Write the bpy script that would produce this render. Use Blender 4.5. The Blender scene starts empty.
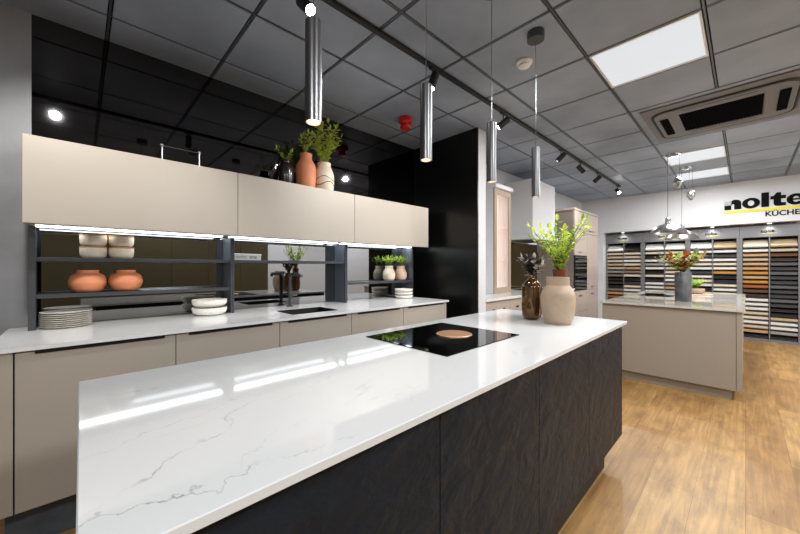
import bpy, bmesh, math, random
from mathutils import Vector, Matrix
random.seed(7)
S = bpy.context.scene
COL = S.collection
PI = math.pi

# ------------------------------------------------------------------ materials
MATS = {}
def leafmat(name, rgb):
    m = bpy.data.materials.new(name); m.use_nodes = True; nt = m.node_tree; b = nt.nodes['Principled BSDF']; L = nt.links.new; N = nt.nodes.new
    tc = N('ShaderNodeTexCoord'); n = N('ShaderNodeTexNoise'); n.inputs['Scale'].default_value = 24; L(tc.outputs['Object'], n.inputs['Vector'])
    r = N('ShaderNodeValToRGB'); c = lin(rgb)
    r.color_ramp.elements[0].position = .3; r.color_ramp.elements[1].position = .7
    r.color_ramp.elements[0].color = (*[x*.72 for x in c], 1); r.color_ramp.elements[1].color = (*[min(1, x*1.25) for x in c], 1)
    L(n.outputs['Fac'], r.inputs['Fac']); L(r.outputs['Color'], b.inputs['Base Color']); b.inputs['Roughness'].default_value = .45
    tr = N('ShaderNodeBsdfTranslucent'); L(r.outputs['Color'], tr.inputs['Color'])
    mx = N('ShaderNodeMixShader'); mx.inputs[0].default_value = .45; L(b.outputs[0], mx.inputs[1]); L(tr.outputs[0], mx.inputs[2])
    L(mx.outputs[0], nt.nodes['Material Output'].inputs['Surface'])
    return m
def lin(c):
    return tuple(((x/255)/12.92 if x/255 <= .04045 else (((x/255)+.055)/1.055)**2.4) for x in c)
def mat(name, rgb, rough=.5, metal=0., spec=.5, emit=None, estr=0., bump=None, vary=None, coat=0., trans=0., ior=None):
    """plain principled material with optional noise bump (scale, strength) and colour variation (scale, amount)"""
    if name in MATS: return MATS[name]
    m = bpy.data.materials.new(name); m.use_nodes = True
    nt = m.node_tree; b = nt.nodes['Principled BSDF']
    c = lin(rgb)
    b.inputs['Base Color'].default_value = (*c, 1)
    b.inputs['Roughness'].default_value = rough
    b.inputs['Metallic'].default_value = metal
    b.inputs['Specular IOR Level'].default_value = spec
    b.inputs['Coat Weight'].default_value = coat
    b.inputs['Coat Roughness'].default_value = .05
    if trans: b.inputs['Transmission Weight'].default_value = trans
    if ior: b.inputs['IOR'].default_value = ior
    if emit:
        b.inputs['Emission Color'].default_value = (*lin(emit), 1)
        b.inputs['Emission Strength'].default_value = estr
    if bump or vary:
        tc = nt.nodes.new('ShaderNodeTexCoord')
    if bump:
        n = nt.nodes.new('ShaderNodeTexNoise'); n.inputs['Scale'].default_value = bump[0]; n.inputs['Detail'].default_value = 5
        bp = nt.nodes.new('ShaderNodeBump'); bp.inputs['Strength'].default_value = bump[1]; bp.inputs['Distance'].default_value = .01
        nt.links.new(tc.outputs['Object'], n.inputs['Vector']); nt.links.new(n.outputs['Fac'], bp.inputs['Height'])
        nt.links.new(bp.outputs['Normal'], b.inputs['Normal'])
    if vary:
        n = nt.nodes.new('ShaderNodeTexNoise'); n.inputs['Scale'].default_value = vary[0]; n.inputs['Detail'].default_value = 4
        r = nt.nodes.new('ShaderNodeValToRGB')
        r.color_ramp.elements[0].position = .3; r.color_ramp.elements[1].position = .7
        r.color_ramp.elements[0].color = (*[x*(1-vary[1]) for x in c], 1)
        r.color_ramp.elements[1].color = (*[min(1, x*(1+vary[1])) for x in c], 1)
        nt.links.new(tc.outputs['Object'], n.inputs['Vector']); nt.links.new(n.outputs['Fac'], r.inputs['Fac'])
        nt.links.new(r.outputs['Color'], b.inputs['Base Color'])
    MATS[name] = m
    return m

def quartz(name, base, vein, rough, amount=1., veins=()):
    m = bpy.data.materials.new(name); m.use_nodes = True; nt = m.node_tree; b = nt.nodes['Principled BSDF']
    L = nt.links.new; N = nt.nodes.new
    tc = N('ShaderNodeTexCoord')
    mp = N('ShaderNodeMapping'); mp.inputs['Rotation'].default_value = (0, 0, math.radians(-14)); mp.inputs['Scale'].default_value = (.55, 1.5, 1)
    L(tc.outputs['Object'], mp.inputs['Vector'])
    n1 = N('ShaderNodeTexNoise'); n1.inputs['Scale'].default_value = 1.1; n1.inputs['Detail'].default_value = 7; n1.inputs['Roughness'].default_value = .55
    n1.inputs['Distortion'].default_value = .35
    L(mp.outputs['Vector'], n1.inputs['Vector'])
    a = N('ShaderNodeMath'); a.operation = 'SUBTRACT'; a.inputs[1].default_value = .5; L(n1.outputs['Fac'], a.inputs[0])
    ab = N('ShaderNodeMath'); ab.operation = 'ABSOLUTE'; L(a.outputs[0], ab.inputs[0])
    r = N('ShaderNodeMapRange'); r.inputs['From Min'].default_value = 0; r.inputs['From Max'].default_value = .007
    r.inputs['To Min'].default_value = 1; r.inputs['To Max'].default_value = 0; L(ab.outputs[0], r.inputs['Value'])
    n2 = N('ShaderNodeTexNoise'); n2.inputs['Scale'].default_value = 3.1; n2.inputs['Detail'].default_value = 3
    L(tc.outputs['Object'], n2.inputs['Vector'])
    r2 = N('ShaderNodeMapRange'); r2.inputs['From Min'].default_value = .44; r2.inputs['From Max'].default_value = .6; L(n2.outputs['Fac'], r2.inputs['Value'])
    n3 = N('ShaderNodeTexNoise'); n3.inputs['Scale'].default_value = 40; L(tc.outputs['Object'], n3.inputs['Vector'])
    r3 = N('ShaderNodeMapRange'); r3.inputs['From Min'].default_value = .35; r3.inputs['From Max'].default_value = .65; L(n3.outputs['Fac'], r3.inputs['Value'])
    mu = N('ShaderNodeMath'); mu.operation = 'MULTIPLY'; L(r.outputs[0], mu.inputs[0]); L(r2.outputs[0], mu.inputs[1])
    mu2 = N('ShaderNodeMath'); mu2.operation = 'MULTIPLY'; L(mu.outputs[0], mu2.inputs[0]); L(r3.outputs[0], mu2.inputs[1])
    mu3 = N('ShaderNodeMath'); mu3.operation = 'MULTIPLY'; L(mu2.outputs[0], mu3.inputs[0]); mu3.inputs[1].default_value = amount
    acc = mu3.outputs[0]
    def mth(op, a, b_=None):
        n = N('ShaderNodeMath'); n.operation = op
        for i, v in enumerate((a, b_)):
            if v is None: continue
            if isinstance(v, (int, float)): n.inputs[i].default_value = v
            else: L(v, n.inputs[i])
        return n.outputs[0]
    if veins:
        nv = N('ShaderNodeTexNoise'); nv.inputs['Scale'].default_value = 5.5; nv.inputs['Detail'].default_value = 6; nv.inputs['Roughness'].default_value = .6; L(tc.outputs['Object'], nv.inputs['Vector'])
        wob = mth('MULTIPLY', mth('SUBTRACT', nv.outputs['Fac'], .5), .22)
        nb = N('ShaderNodeTexNoise'); nb.inputs['Scale'].default_value = 26; nb.inputs['Detail'].default_value = 3; L(tc.outputs['Object'], nb.inputs['Vector'])
        rb = N('ShaderNodeMapRange'); rb.inputs['From Min'].default_value = .38; rb.inputs['From Max'].default_value = .62; rb.inputs['To Min'].default_value = .12; L(nb.outputs['Fac'], rb.inputs['Value'])
        for x0, y0, x1, y1, wd, st in veins:
            d = Vector((x1-x0, y1-y0, 0)); Ln = d.length; d.normalize(); nn = Vector((-d.y, d.x, 0))
            def dotp(v):
                q = N('ShaderNodeVectorMath'); q.operation = 'DOT_PRODUCT'; L(tc.outputs['Object'], q.inputs[0]); q.inputs[1].default_value = v
                return q.outputs['Value']
            t_ = mth('ADD', mth('SUBTRACT', dotp(nn), nn.x*x0+nn.y*y0), wob)
            ln = mth('MAXIMUM', mth('SUBTRACT', 1., mth('DIVIDE', mth('ABSOLUTE', t_), wd)), 0.)
            sp = mth('SUBTRACT', dotp(d), d.x*x0+d.y*y0)
            rs = N('ShaderNodeMapRange'); rs.inputs['From Min'].default_value = -.03; rs.inputs['From Max'].default_value = .06; L(sp, rs.inputs['Value'])
            re = N('ShaderNodeMapRange'); re.inputs['From Min'].default_value = Ln+.03; re.inputs['From Max'].default_value = Ln-.06; L(sp, re.inputs['Value'])
            v_ = mth('MULTIPLY', mth('MULTIPLY', ln, st), mth('MULTIPLY', mth('MULTIPLY', rs.outputs[0], re.outputs[0]), rb.outputs[0]))
            acc = mth('MAXIMUM', acc, v_)
    mx = N('ShaderNodeMix'); mx.data_type = 'RGBA'
    mx.inputs[6].default_value = (*lin(base), 1); mx.inputs[7].default_value = (*lin(vein), 1)
    L(acc, mx.inputs[0]); L(mx.outputs[2], b.inputs['Base Color'])
    b.inputs['Roughness'].default_value = rough
    MATS[name] = m
    return m

def floor_mat():
    m = bpy.data.materials.new('oak_planks'); m.use_nodes = True; nt = m.node_tree; b = nt.nodes['Principled BSDF']
    L = nt.links.new; N = nt.nodes.new
    tc = N('ShaderNodeTexCoord')
    br = N('ShaderNodeTexBrick')
    br.inputs['Scale'].default_value = 1; br.inputs['Brick Width'].default_value = 1.22; br.inputs['Row Height'].default_value = .2
    br.inputs['Mortar Size'].default_value = .0011; br.inputs['Mortar Smooth'].default_value = .2; br.offset = .37
    br.inputs['Color1'].default_value = (*lin((174, 136, 82)), 1); br.inputs['Color2'].default_value = (*lin((144, 105, 58)), 1)
    br.inputs['Mortar'].default_value = (*lin((122, 92, 56)), 1); br.inputs['Bias'].default_value = -.1
    L(tc.outputs['Object'], br.inputs['Vector'])
    mp = N('ShaderNodeMapping'); mp.inputs['Scale'].default_value = (1.6, 30, 1); L(tc.outputs['Object'], mp.inputs['Vector'])
    g = N('ShaderNodeTexNoise'); g.inputs['Scale'].default_value = 1.6; g.inputs['Detail'].default_value = 7; g.inputs['Distortion'].default_value = .6
    L(mp.outputs['Vector'], g.inputs['Vector'])
    gr = N('ShaderNodeMapRange'); gr.inputs['From Min'].default_value = .3; gr.inputs['From Max'].default_value = .75; gr.inputs['To Min'].default_value = .74; gr.inputs['To Max'].default_value = 1.2
    L(g.outputs['Fac'], gr.inputs['Value'])
    mp2 = N('ShaderNodeMapping'); mp2.inputs['Scale'].default_value = (1.5, 4.5, 1); L(tc.outputs['Object'], mp2.inputs['Vector'])
    k = N('ShaderNodeTexNoise'); k.inputs['Scale'].default_value = 2.3; k.inputs['Detail'].default_value = 5; k.inputs['Roughness'].default_value = .65; L(mp2.outputs['Vector'], k.inputs['Vector'])
    kr = N('ShaderNodeMapRange'); kr.inputs['From Min'].default_value = .42; kr.inputs['From Max'].default_value = .76; kr.inputs['To Min'].default_value = 0; kr.inputs['To Max'].default_value = .75
    L(k.outputs['Fac'], kr.inputs['Value'])
    vm = N('ShaderNodeVectorMath'); vm.operation = 'SCALE'; L(br.outputs['Color'], vm.inputs[0]); L(gr.outputs[0], vm.inputs['Scale'])
    m1 = N('ShaderNodeMix'); m1.data_type = 'RGBA'; L(kr.outputs[0], m1.inputs[0]); L(vm.outputs[0], m1.inputs[6]); m1.inputs[7].default_value = (*lin((104, 72, 38)), 1)
    mp3 = N('ShaderNodeMapping'); mp3.inputs['Scale'].default_value = (5, 26, 1); L(tc.outputs['Object'], mp3.inputs['Vector'])
    kn = N('ShaderNodeTexNoise'); kn.inputs['Scale'].default_value = 1.7; kn.inputs['Detail'].default_value = 2; L(mp3.outputs['Vector'], kn.inputs['Vector'])
    knr = N('ShaderNodeMapRange'); knr.inputs['From Min'].default_value = .70; knr.inputs['From Max'].default_value = .80; knr.inputs['To Max'].default_value = .7; L(kn.outputs['Fac'], knr.inputs['Value'])
    m2 = N('ShaderNodeMix'); m2.data_type = 'RGBA'; L(knr.outputs[0], m2.inputs[0]); L(m1.outputs[2], m2.inputs[6]); m2.inputs[7].default_value = (*lin((66, 44, 26)), 1)
    L(m2.outputs[2], b.inputs['Base Color'])
    b.inputs['Roughness'].default_value = .42
    bp = N('ShaderNodeBump'); bp.inputs['Strength'].default_value = .08; bp.inputs['Distance'].default_value = .004; L(g.outputs['Fac'], bp.inputs['Height'])
    L(bp.outputs['Normal'], b.inputs['Normal'])
    return m

def slate_mat():
    m = bpy.data.materials.new('black_slate_front'); m.use_nodes = True; nt = m.node_tree; b = nt.nodes['Principled BSDF']
    L = nt.links.new; N = nt.nodes.new
    tc = N('ShaderNodeTexCoord'); mp = N('ShaderNodeMapping'); mp.inputs['Scale'].default_value = (.8, 1., 1.25); mp.inputs['Rotation'].default_value = (0, math.radians(-25), 0)
    L(tc.outputs['Object'], mp.inputs['Vector'])
    n = N('ShaderNodeTexNoise'); n.inputs['Scale'].default_value = 11; n.inputs['Detail'].default_value = 3; n.inputs['Roughness'].default_value = .5; n.inputs['Distortion'].default_value = .4
    L(mp.outputs['Vector'], n.inputs['Vector'])
    bp = N('ShaderNodeBump'); bp.inputs['Strength'].default_value = .6; bp.inputs['Distance'].default_value = .03; L(n.outputs['Fac'], bp.inputs['Height'])
    L(bp.outputs['Normal'], b.inputs['Normal'])
    r = N('ShaderNodeValToRGB'); r.color_ramp.elements[0].color = (*lin((27, 31, 37)), 1); r.color_ramp.elements[1].color = (*lin((34, 39, 46)), 1)
    L(n.outputs['Fac'], r.inputs['Fac']); L(r.outputs['Color'], b.inputs['Base Color'])
    b.inputs['Roughness'].default_value = .42; b.inputs['Specular IOR Level'].default_value = .1
    return m

VO = (1.28, .98)
Q_WHITE = quartz('white_veined_quartz', (214, 215, 216), (140, 140, 142), .06, .3,
    [(a-VO[0], b-VO[1], c-VO[0], d-VO[1], w, k) for a, b, c, d, w, k in
     ((-.02, .865, .36, .93, .0025, .5), (.02, .655, .33, .89, .0045, .65), (-.02, .645, .40, .545, .0028, .85), (.20, .605, .37, .72, .0025, .5), (.0, 1.12, .30, 1.2, .003, .3), (.62, .62, 1.05, .72, .003, .25))])
Q_RUN = quartz('white_quartz', (228, 228, 229), (170, 170, 172), .1, .5)
Q_STONE = quartz('pale_stone_top', (188, 182, 172), (140, 134, 125), .05, .6)
OAK = floor_mat(); SLATE = slate_mat()
TAUPE = mat('champagne_lacquer', (178, 169, 157), .36, .1)
TAUPE_D = mat('taupe_lacquer', (150, 139, 126), .45)
CASHMERE = mat('cashmere_lacquer', (176, 162, 150), .42)
BRONZE = mat('bronze_olive_lacquer', (100, 92, 68), .3, .3)
BLACK = mat('matt_black', (16, 16, 17), .5)
BLACK_METAL = mat('anthracite_metal', (74, 76, 80), .38, .35)
FRAME = mat('frame_aluminium', (120, 128, 140), .35, .5)
GRIP = mat('black_grip', (30, 30, 31), .4, .4)
PLINTH = mat('dark_plinth', (84, 92, 100), .4, .2, vary=(14, .2))
GLASSBLACK = mat('black_ceramic_glass', (6, 6, 7), .03)
COPPER = mat('brushed_copper', (222, 172, 134), .35, .6)
CHROME = mat('polished_chrome', (176, 174, 172), .2, .92)
STEEL = mat('brushed_steel', (130, 132, 134), .3, 1.)
PEND = mat('dark_chrome_tube', (126, 126, 128), .3, .95)
WHITE = mat('white_paint', (218, 218, 220), .6)
OFFWHITE = mat('white_plastic', (230, 230, 228), .4)
CEIL = mat('black_mineral_tile', (147, 158, 174), .5, bump=(160, .25), vary=(1.3, .28))
TBAR = mat('grey_t_bar', (84, 90, 100), .32, .3)
VOID = mat('ceiling_void', (5, 5, 5), .95, spec=.05)
GREYWALL = mat('grey_plaster', (132, 133, 136), .55, bump=(25, .1), vary=(2.2, .2))
BLACKWALL = mat('satin_black_wall', (17, 17, 18), .28, spec=.4)
MIRROR = mat('smoked_mirror', (150, 151, 152), .015, 1.)
GLOSS = mat('black_glass_wall', (84, 84, 86), .03, 1.)
BRMIRROR = mat('bronze_mirror', (128, 118, 84), .02, 1.)
LAMP = mat('lamp_diffuser', (96, 100, 108), .5, emit=(248, 252, 255), estr=.55)
LED = mat('led_strip_light', (255, 255, 255), .5, emit=(244, 250, 255), estr=6.5)
BULB = mat('spot_bulb', (255, 255, 255), .5, emit=(255, 250, 242), estr=60.)
BULBOFF = mat('spot_lens', (200, 200, 200), .2, emit=(255, 250, 242), estr=4.)
WARM = mat('warm_bulb', (255, 230, 200), .5, emit=(255, 216, 170), estr=8.)
TERRA = mat('terracotta', (222, 140, 98), .55, vary=(9, .08))
TERRA_D = mat('rust_glaze', (120, 66, 42), .25)
CREAM = mat('cream_ceramic', (232, 219, 198), .5, vary=(14, .06))
CREAMSPECK = mat('speckled_stoneware', (242, 238, 228), .5, vary=(60, .06))
PINK = mat('blush_ceramic', (224, 188, 164), .5)
TANRIM = mat('tan_rim', (178, 140, 100), .5)
TANJUG = mat('sand_ceramic', (180, 157, 134), .55, vary=(30, .05))
BLKVASE = mat('glazed_black_brown', (34, 26, 24), .25, coat=.5)
BOTTLE = mat('bronze_glass', (122, 96, 68), .08, .8, vary=(11, .55))
LEAF = leafmat('lime_leaf', (206, 222, 92))
LEAF_D = leafmat('green_leaf', (150, 188, 88))
LEAF_K = mat('dark_leaf', (44, 40, 36), .5, vary=(20, .3))
PETAL = mat('pale_petal', (206, 190, 178), .6)
RUSTLEAF = mat('rust_leaf', (168, 88, 40), .5, vary=(20, .3))
YELLEAF = mat('yellow_leaf', (206, 180, 60), .5, vary=(20, .2))
GREYLEAF = mat('sage_leaf', (120, 132, 104), .5, vary=(20, .2))
STEMM = mat('twig', (92, 80, 48), .7)
RED = mat('red_plastic', (206, 34, 30), .35)
RACK = mat('rack_grey', (122, 122, 124), .4, .3)
RACKIN = mat('rack_inside', (30, 30, 32), .7)
GREYVASE = mat('zinc_vase', (104, 106, 108), .4, .7, vary=(12, .3))
YELLOW = mat('sign_yellow', (238, 216, 20), .4)
SIGNBLK = mat('sign_black', (5, 5, 5), .7, spec=.15)
SIGNGRY = mat('sign_light_grey', (168, 170, 170), .4)
INKGREY = mat('ink_grey', (120, 122, 124), .6)
DRESSER_IN = mat('dresser_interior', (236, 214, 200), .5)
DRESSER_GLASS = mat('reeded_glass', (255, 244, 238), .15, trans=.9, ior=1.1)
OVENGLASS = mat('oven_glass', (10, 10, 11), .05)
TAN = mat('tan_wood', (186, 166, 142), .45)

# ------------------------------------------------------------------ builders
def wloc(o):
    v = Vector((0, 0, 0))
    while o is not None:
        v += o.location; o = o.parent
    return v
class MB:
    def __init__(s): s.bm = bmesh.new()
    def _rot(s, vs, M):
        if M is not None:
            for v in vs: v.co = M @ v.co
    def box(s, x0, x1, y0, y1, z0, z1, bev=0., M=None, seg=1):
        if x0 > x1: x0, x1 = x1, x0
        if y0 > y1: y0, y1 = y1, y0
        if z0 > z1: z0, z1 = z1, z0
        b2 = bmesh.new()
        bmesh.ops.create_cube(b2, size=1)
        for v in b2.verts:
            v.co = Vector(((x0+x1)/2+v.co.x*(x1-x0), (y0+y1)/2+v.co.y*(y1-y0), (z0+z1)/2+v.co.z*(z1-z0)))
        if bev > 0:
            bmesh.ops.bevel(b2, geom=b2.edges[:], offset=bev, segments=seg, affect='EDGES', profile=.5)
        s.merge(b2, M); return s
    def merge(s, b2, M=None):
        mp = {}
        for v in b2.verts:
            mp[v] = s.bm.verts.new(M @ v.co if M is not None else v.co)
        for f in b2.faces:
            try: s.bm.faces.new([mp[v] for v in f.verts])
            except ValueError: pass
        b2.free()
    def lathe(s, prof, c=(0, 0, 0), seg=32, M=None, close=False):
        """prof: (r, z) list bottom to top; r == 0 closes to a point"""
        rings = []
        for r, z in prof:
            if r <= 1e-6:
                rings.append([s.bm.verts.new((c[0], c[1], c[2]+z))])
            else:
                rings.append([s.bm.verts.new((c[0]+r*math.cos(2*PI*i/seg), c[1]+r*math.sin(2*PI*i/seg), c[2]+z)) for i in range(seg)])
        for a, b in zip(rings, rings[1:]):
            for i in range(seg):
                j = (i+1) % seg
                if len(a) == 1 and len(b) == 1: continue
                if len(a) == 1: q = [a[0], b[j], b[i]]
                elif len(b) == 1: q = [a[i], a[j], b[0]]
                else: q = [a[i], a[j], b[j], b[i]]
                s.bm.faces.new(q)
        if M is not None:
            for ring in rings:
                for v in ring: v.co = M @ v.co
        return s
    def cyl(s, p0, p1, r0, r1=None, seg=20):
        r1 = r0 if r1 is None else r1
        p0 = Vector(p0); p1 = Vector(p1); d = p1-p0; L = d.length
        M = Matrix.Translation(p0) @ d.to_track_quat('Z', 'Y').to_matrix().to_4x4()
        s.lathe([(0, 0), (r0, 0), (r1, L), (0, L)], seg=seg, M=M); return s
    def tube(s, pts, r, seg=8, r_end=None):
        pts = [Vector(p) for p in pts]; n = len(pts); rings = []
        for k, p in enumerate(pts):
            t = (pts[min(k+1, n-1)]-pts[max(k-1, 0)]).normalized()
            q = t.to_track_quat('Z', 'Y'); rr = r if r_end is None else r+(r_end-r)*k/(n-1)
            rings.append([s.bm.verts.new(p+q @ Vector((rr*math.cos(2*PI*i/seg), rr*math.sin(2*PI*i/seg), 0))) for i in range(seg)])
        # keep rings aligned
        for a, b in zip(rings, rings[1:]):
            off = min(range(seg), key=lambda o: sum((a[i].co-b[(i+o) % seg].co).length for i in range(seg)))
            bb = [b[(i+off) % seg] for i in range(seg)]; b[:] = bb
            for i in range(seg):
                j = (i+1) % seg; s.bm.faces.new([a[i], a[j], b[j], b[i]])
        s.bm.faces.new(list(reversed(rings[0]))); s.bm.faces.new(rings[-1]); return s
    def prism(s, pts, ax, a0, a1):
        """polygon pts (2-D) extruded along axis ax ('x','y','z') from a0 to a1"""
        def P(p, a): return {'x': (a, p[0], p[1]), 'y': (p[0], a, p[1]), 'z': (p[0], p[1], a)}[ax]
        A = [s.bm.verts.new(P(p, a0)) for p in pts]; B = [s.bm.verts.new(P(p, a1)) for p in pts]
        n = len(pts); s.bm.faces.new(A); s.bm.faces.new(list(reversed(B)))
        for i in range(n):
            j = (i+1) % n; s.bm.faces.new([A[j], A[i], B[i], B[j]])
        return s
    def leaf(s, p, d, up, L, W):
        p = Vector(p); d = Vector(d).normalized(); up = Vector(up)
        side = d.cross(up)
        if side.length < 1e-3: side = d.cross(Vector((1, 0, 0)))
        side.normalize(); n = side.cross(d).normalized()
        a = p; b = p+d*L; m1 = p+d*L*.35; m2 = p+d*L*.7
        q = [m1+side*W*.5+n*W*.15, m2+side*W*.42+n*W*.12, m1-side*W*.5+n*W*.15, m2-side*W*.42+n*W*.12]
        v = [s.bm.verts.new(x) for x in (a, m1, m2, b, *q)]
        for f in ((0, 1, 4), (1, 2, 5, 4), (2, 3, 5), (0, 6, 1), (1, 6, 7, 2), (2, 7, 3)):
            s.bm.faces.new([v[i] for i in f])
    def build(s, name, m, parent=None, smooth=True, at=None):
        bmesh.ops.recalc_face_normals(s.bm, faces=s.bm.faces[:])
        off = wloc(parent) if parent is not None else Vector(at) if at is not None else Vector((0, 0, 0))
        for v in s.bm.verts: v.co -= off
        me = bpy.data.meshes.new(name); s.bm.to_mesh(me); s.bm.free()
        if smooth:
            me.shade_smooth(); me.set_sharp_from_angle(angle=math.radians(35))
        me.materials.append(m)
        o = bpy.data.objects.new(name, me); COL.objects.link(o)
        if parent is not None: o.parent = parent
        elif at is not None: o.location = at
        return o
def tag(o, label, cat, group=None):
    o['label'] = label; o['category'] = cat
    if group: o['group'] = group
    return o
def thing(name, label, cat, loc, group=None):
    o = bpy.data.objects.new(name, None); COL.objects.link(o); o.location = loc; o.empty_display_size = .05
    return tag(o, label, cat, group)
def struct(o):
    o['kind'] = 'structure'; return o
def B(*a, **k): return MB().box(*a, **k)
def text_mesh(name, txt, size, depth, off, m, parent, origin, xdir, updir, align='LEFT', space=1.0):
    cu = bpy.data.curves.new(name, 'FONT'); cu.body = txt; cu.size = size; cu.extrude = depth; cu.offset = off; cu.align_x = align; cu.space_character = space
    tmp = bpy.data.objects.new('tmp', cu); COL.objects.link(tmp)
    bpy.context.view_layer.update()
    me = bpy.data.meshes.new_from_object(tmp.evaluated_get(bpy.context.evaluated_depsgraph_get()))
    bpy.data.objects.remove(tmp); bpy.data.curves.remove(cu)
    x = Vector(xdir).normalized(); y = Vector(updir).normalized(); z = x.cross(y)
    M = Matrix((x, y, z)).transposed().to_4x4(); M.translation = Vector(origin)-(wloc(parent) if parent else Vector())
    me.transform(M); me.materials.clear(); me.materials.append(m); me.name = name
    o = bpy.data.objects.new(name, me); COL.objects.link(o)
    if parent: o.parent = parent
    return o
def vessel(prof, wall=.005):
    """outer profile -> closed profile with an inside wall"""
    inner = [(max(r-wall, .001), z) for r, z in reversed(prof) if z > prof[0][1]+wall]
    return [(0, prof[0][1])]+prof+inner+[(0, prof[0][1]+wall)]
def smoothprof(pts, n=6):
    """catmull-rom through (r,z) points"""
    out = []
    P = [pts[0]]+list(pts)+[pts[-1]]
    for i in range(1, len(P)-2):
        p0, p1, p2, p3 = P[i-1:i+3]
        for k in range(n):
            t = k/n
            out.append(tuple(.5*(2*p1[a]+(p2[a]-p0[a])*t+(2*p0[a]-5*p1[a]+4*p2[a]-p3[a])*t*t+(3*p1[a]-p0[a]-3*p2[a]+p3[a])*t**3) for a in (0, 1)))
    out.append(tuple(pts[-1])); return out

# ------------------------------------------------------------------ key sizes
EYE = 1.253
CH = 2.706            # ceiling
WI = .900             # island worktop
WR = .9105            # run worktop
YM = 2.84             # back wall plane
XR = 8.10             # bulkhead wall

# ------------------------------------------------------------------ setting
struct(B(-2.7, 8.6, -2.3, 3.0, -.1, 0).build('floor', OAK))
FIX = {(4, 0), (9, 0), (11, 0)}                      # lamp cells (i = X index from .12, j = Y index from .162)
ACC = {(6, -1), (6, 0), (7, -1), (7, 0)}
tiles = MB(); bars = MB()
gx0, gy0, T = .12, .162, .6
for i in range(-5, 15):
    for j in range(-5, 6):
        if (i, j) in FIX or (i, j) in ACC: continue
        x0 = gx0+i*T; y0 = gy0+j*T
        xa, xb, ya, yb = max(x0+.012, -2.7), min(x0+T-.012, 8.6), max(y0+.012, -2.3), min(y0+T-.012, 3.0)
        if xb-xa < .02 or yb-ya < .02: continue
        tiles.box(xa, xb, ya, yb, CH, CH+.02, .003)
struct(B(-2.7, 8.6, -2.3, 3.0, CH+.0305, CH+.12).build('trim_2', VOID))
for x0, x1, y0, y1 in ((3.732, 3.797, -.426, .75), (4.843, 4.908, -.426, .75), (3.797, 4.843, -.426, -.361), (3.797, 4.843, .685, .75)):
    tiles.box(x0, x1, y0, y1, CH, CH+.02)
struct(tiles.build('ceiling', CEIL, smooth=False))
ACX0, ACX1, ACY0, ACY1 = 3.80, 4.84, -.36, .68
for i in range(-5, 15):
    x = gx0+i*T
    if not (-2.7 < x < 8.6): continue
    if i == 7:
        bars.box(x-.0055, x+.0055, -2.3, gy0-.55, CH+.004, CH+.03); bars.box(x-.0055, x+.0055, gy0+.55, 3.0, CH+.004, CH+.03)
    else: bars.box(x-.0055, x+.0055, -2.3, 3.0, CH+.004, CH+.03)
for j in range(-5, 6):
    y = gy0+j*T
    if not (-2.3 < y < 3.0): continue
    if j == 0:
        bars.box(-2.7, 3.77, y-.0055, y+.0055, CH+.0045, CH+.03); bars.box(4.87, 8.6, y-.0055, y+.0055, CH+.0045, CH+.03)
    else: bars.box(-2.7, 8.6, y-.0055, y+.0055, CH+.0045, CH+.03)
struct(bars.build('trim_1', TBAR, smooth=False))

struct(B(-2.7, -.205, YM, YM+.1, 0, CH).build('wall_left', GREYWALL))
struct(B(-.205, 2.97, YM, YM+.1, 0, CH).build('wall_back', GLOSS))
# black return wall with a white end and far face
pw = struct(B(2.97, 2.99, 1.93, YM, 0, CH).build('wall_black', BLACKWALL))
struct(B(2.99, 3.13, 1.93, YM, 0, CH).build('wall_partition', WHITE))
struct(B(3.13, 8.3, 2.55, 2.65, 0, CH).build('wall_far_back', WHITE))
wr = MB(); wr.box(XR, 8.6, -2.3, 3.0, 1.985, CH); wr.box(XR, 8.6, 2.115, 3.0, 0, 1.985); wr.box(8.5, 8.6, -2.3, 2.115, 0, 1.985)
struct(wr.build('wall_right', WHITE))
struct(B(-2.8, -2.7, -2.3, 3.0, 0, CH).build('wall_end', GREYWALL))
struct(B(-2.7, 8.6, -2.4, -2.3, 0, CH).build('wall_front', WHITE))

# ------------------------------------------------------------------ wall run: base cabinets
G = 'base cabinets along the wall'
xs = [-.205, .373, .955, 1.537, 2.11, 2.735]
blab = ['tall-fronted champagne base cabinet at the left end under the plate stack', 'champagne base cabinet under the nested bowls, left of the sink', 'champagne base cabinet directly under the black sink',
        'champagne base cabinet just right of the sink', 'champagne base cabinet at the right end beside the black wall']
YF = 2.150
for k in range(5):
    a, b = xs[k], xs[k+1]
    t = thing('base_cabinet', blab[k], 'cabinet', ((a+b)/2, YF+.3, .20), G)
    if k == 2:
        m = MB(); m.box(a, b, YF+.022, YM-.02, .20, .60); m.box(a, a+.03, YF+.022, YM-.02, .60, WR-.02); m.box(b-.03, b, YF+.022, YM-.02, .60, WR-.02)
        m.build('carcass', TAUPE_D, t)
    else:
        B(a, b, YF+.022, YM-.02, .20, WR-.02).build('carcass', TAUPE_D, t)
    B(a+.0018, b-.0018, YF, YF+.021, .20, WR-.026, .0015).build('door', TAUPE, t)
    B(a+.06, b-.05, YF-.006, YF-.0005, WR-.036, WR-.021, .001).build('grip_strip', GRIP, t)
t = B(-.285, -.2085, YF, YM-.02, .20, WR-.0205, .0015).build('end_panel', TAUPE, at=(-.25, 2.45, .2))
tag(t, 'narrow champagne end panel closing the run beside the grey wall', 'panel')
t = B(-.24, 2.72, 2.235, YM-.06, 0, .199).build('plinth', PLINTH, at=(1.2, 2.5, 0)); tag(t, 'dark grained plinth under the champagne base cabinets', 'plinth')
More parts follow.
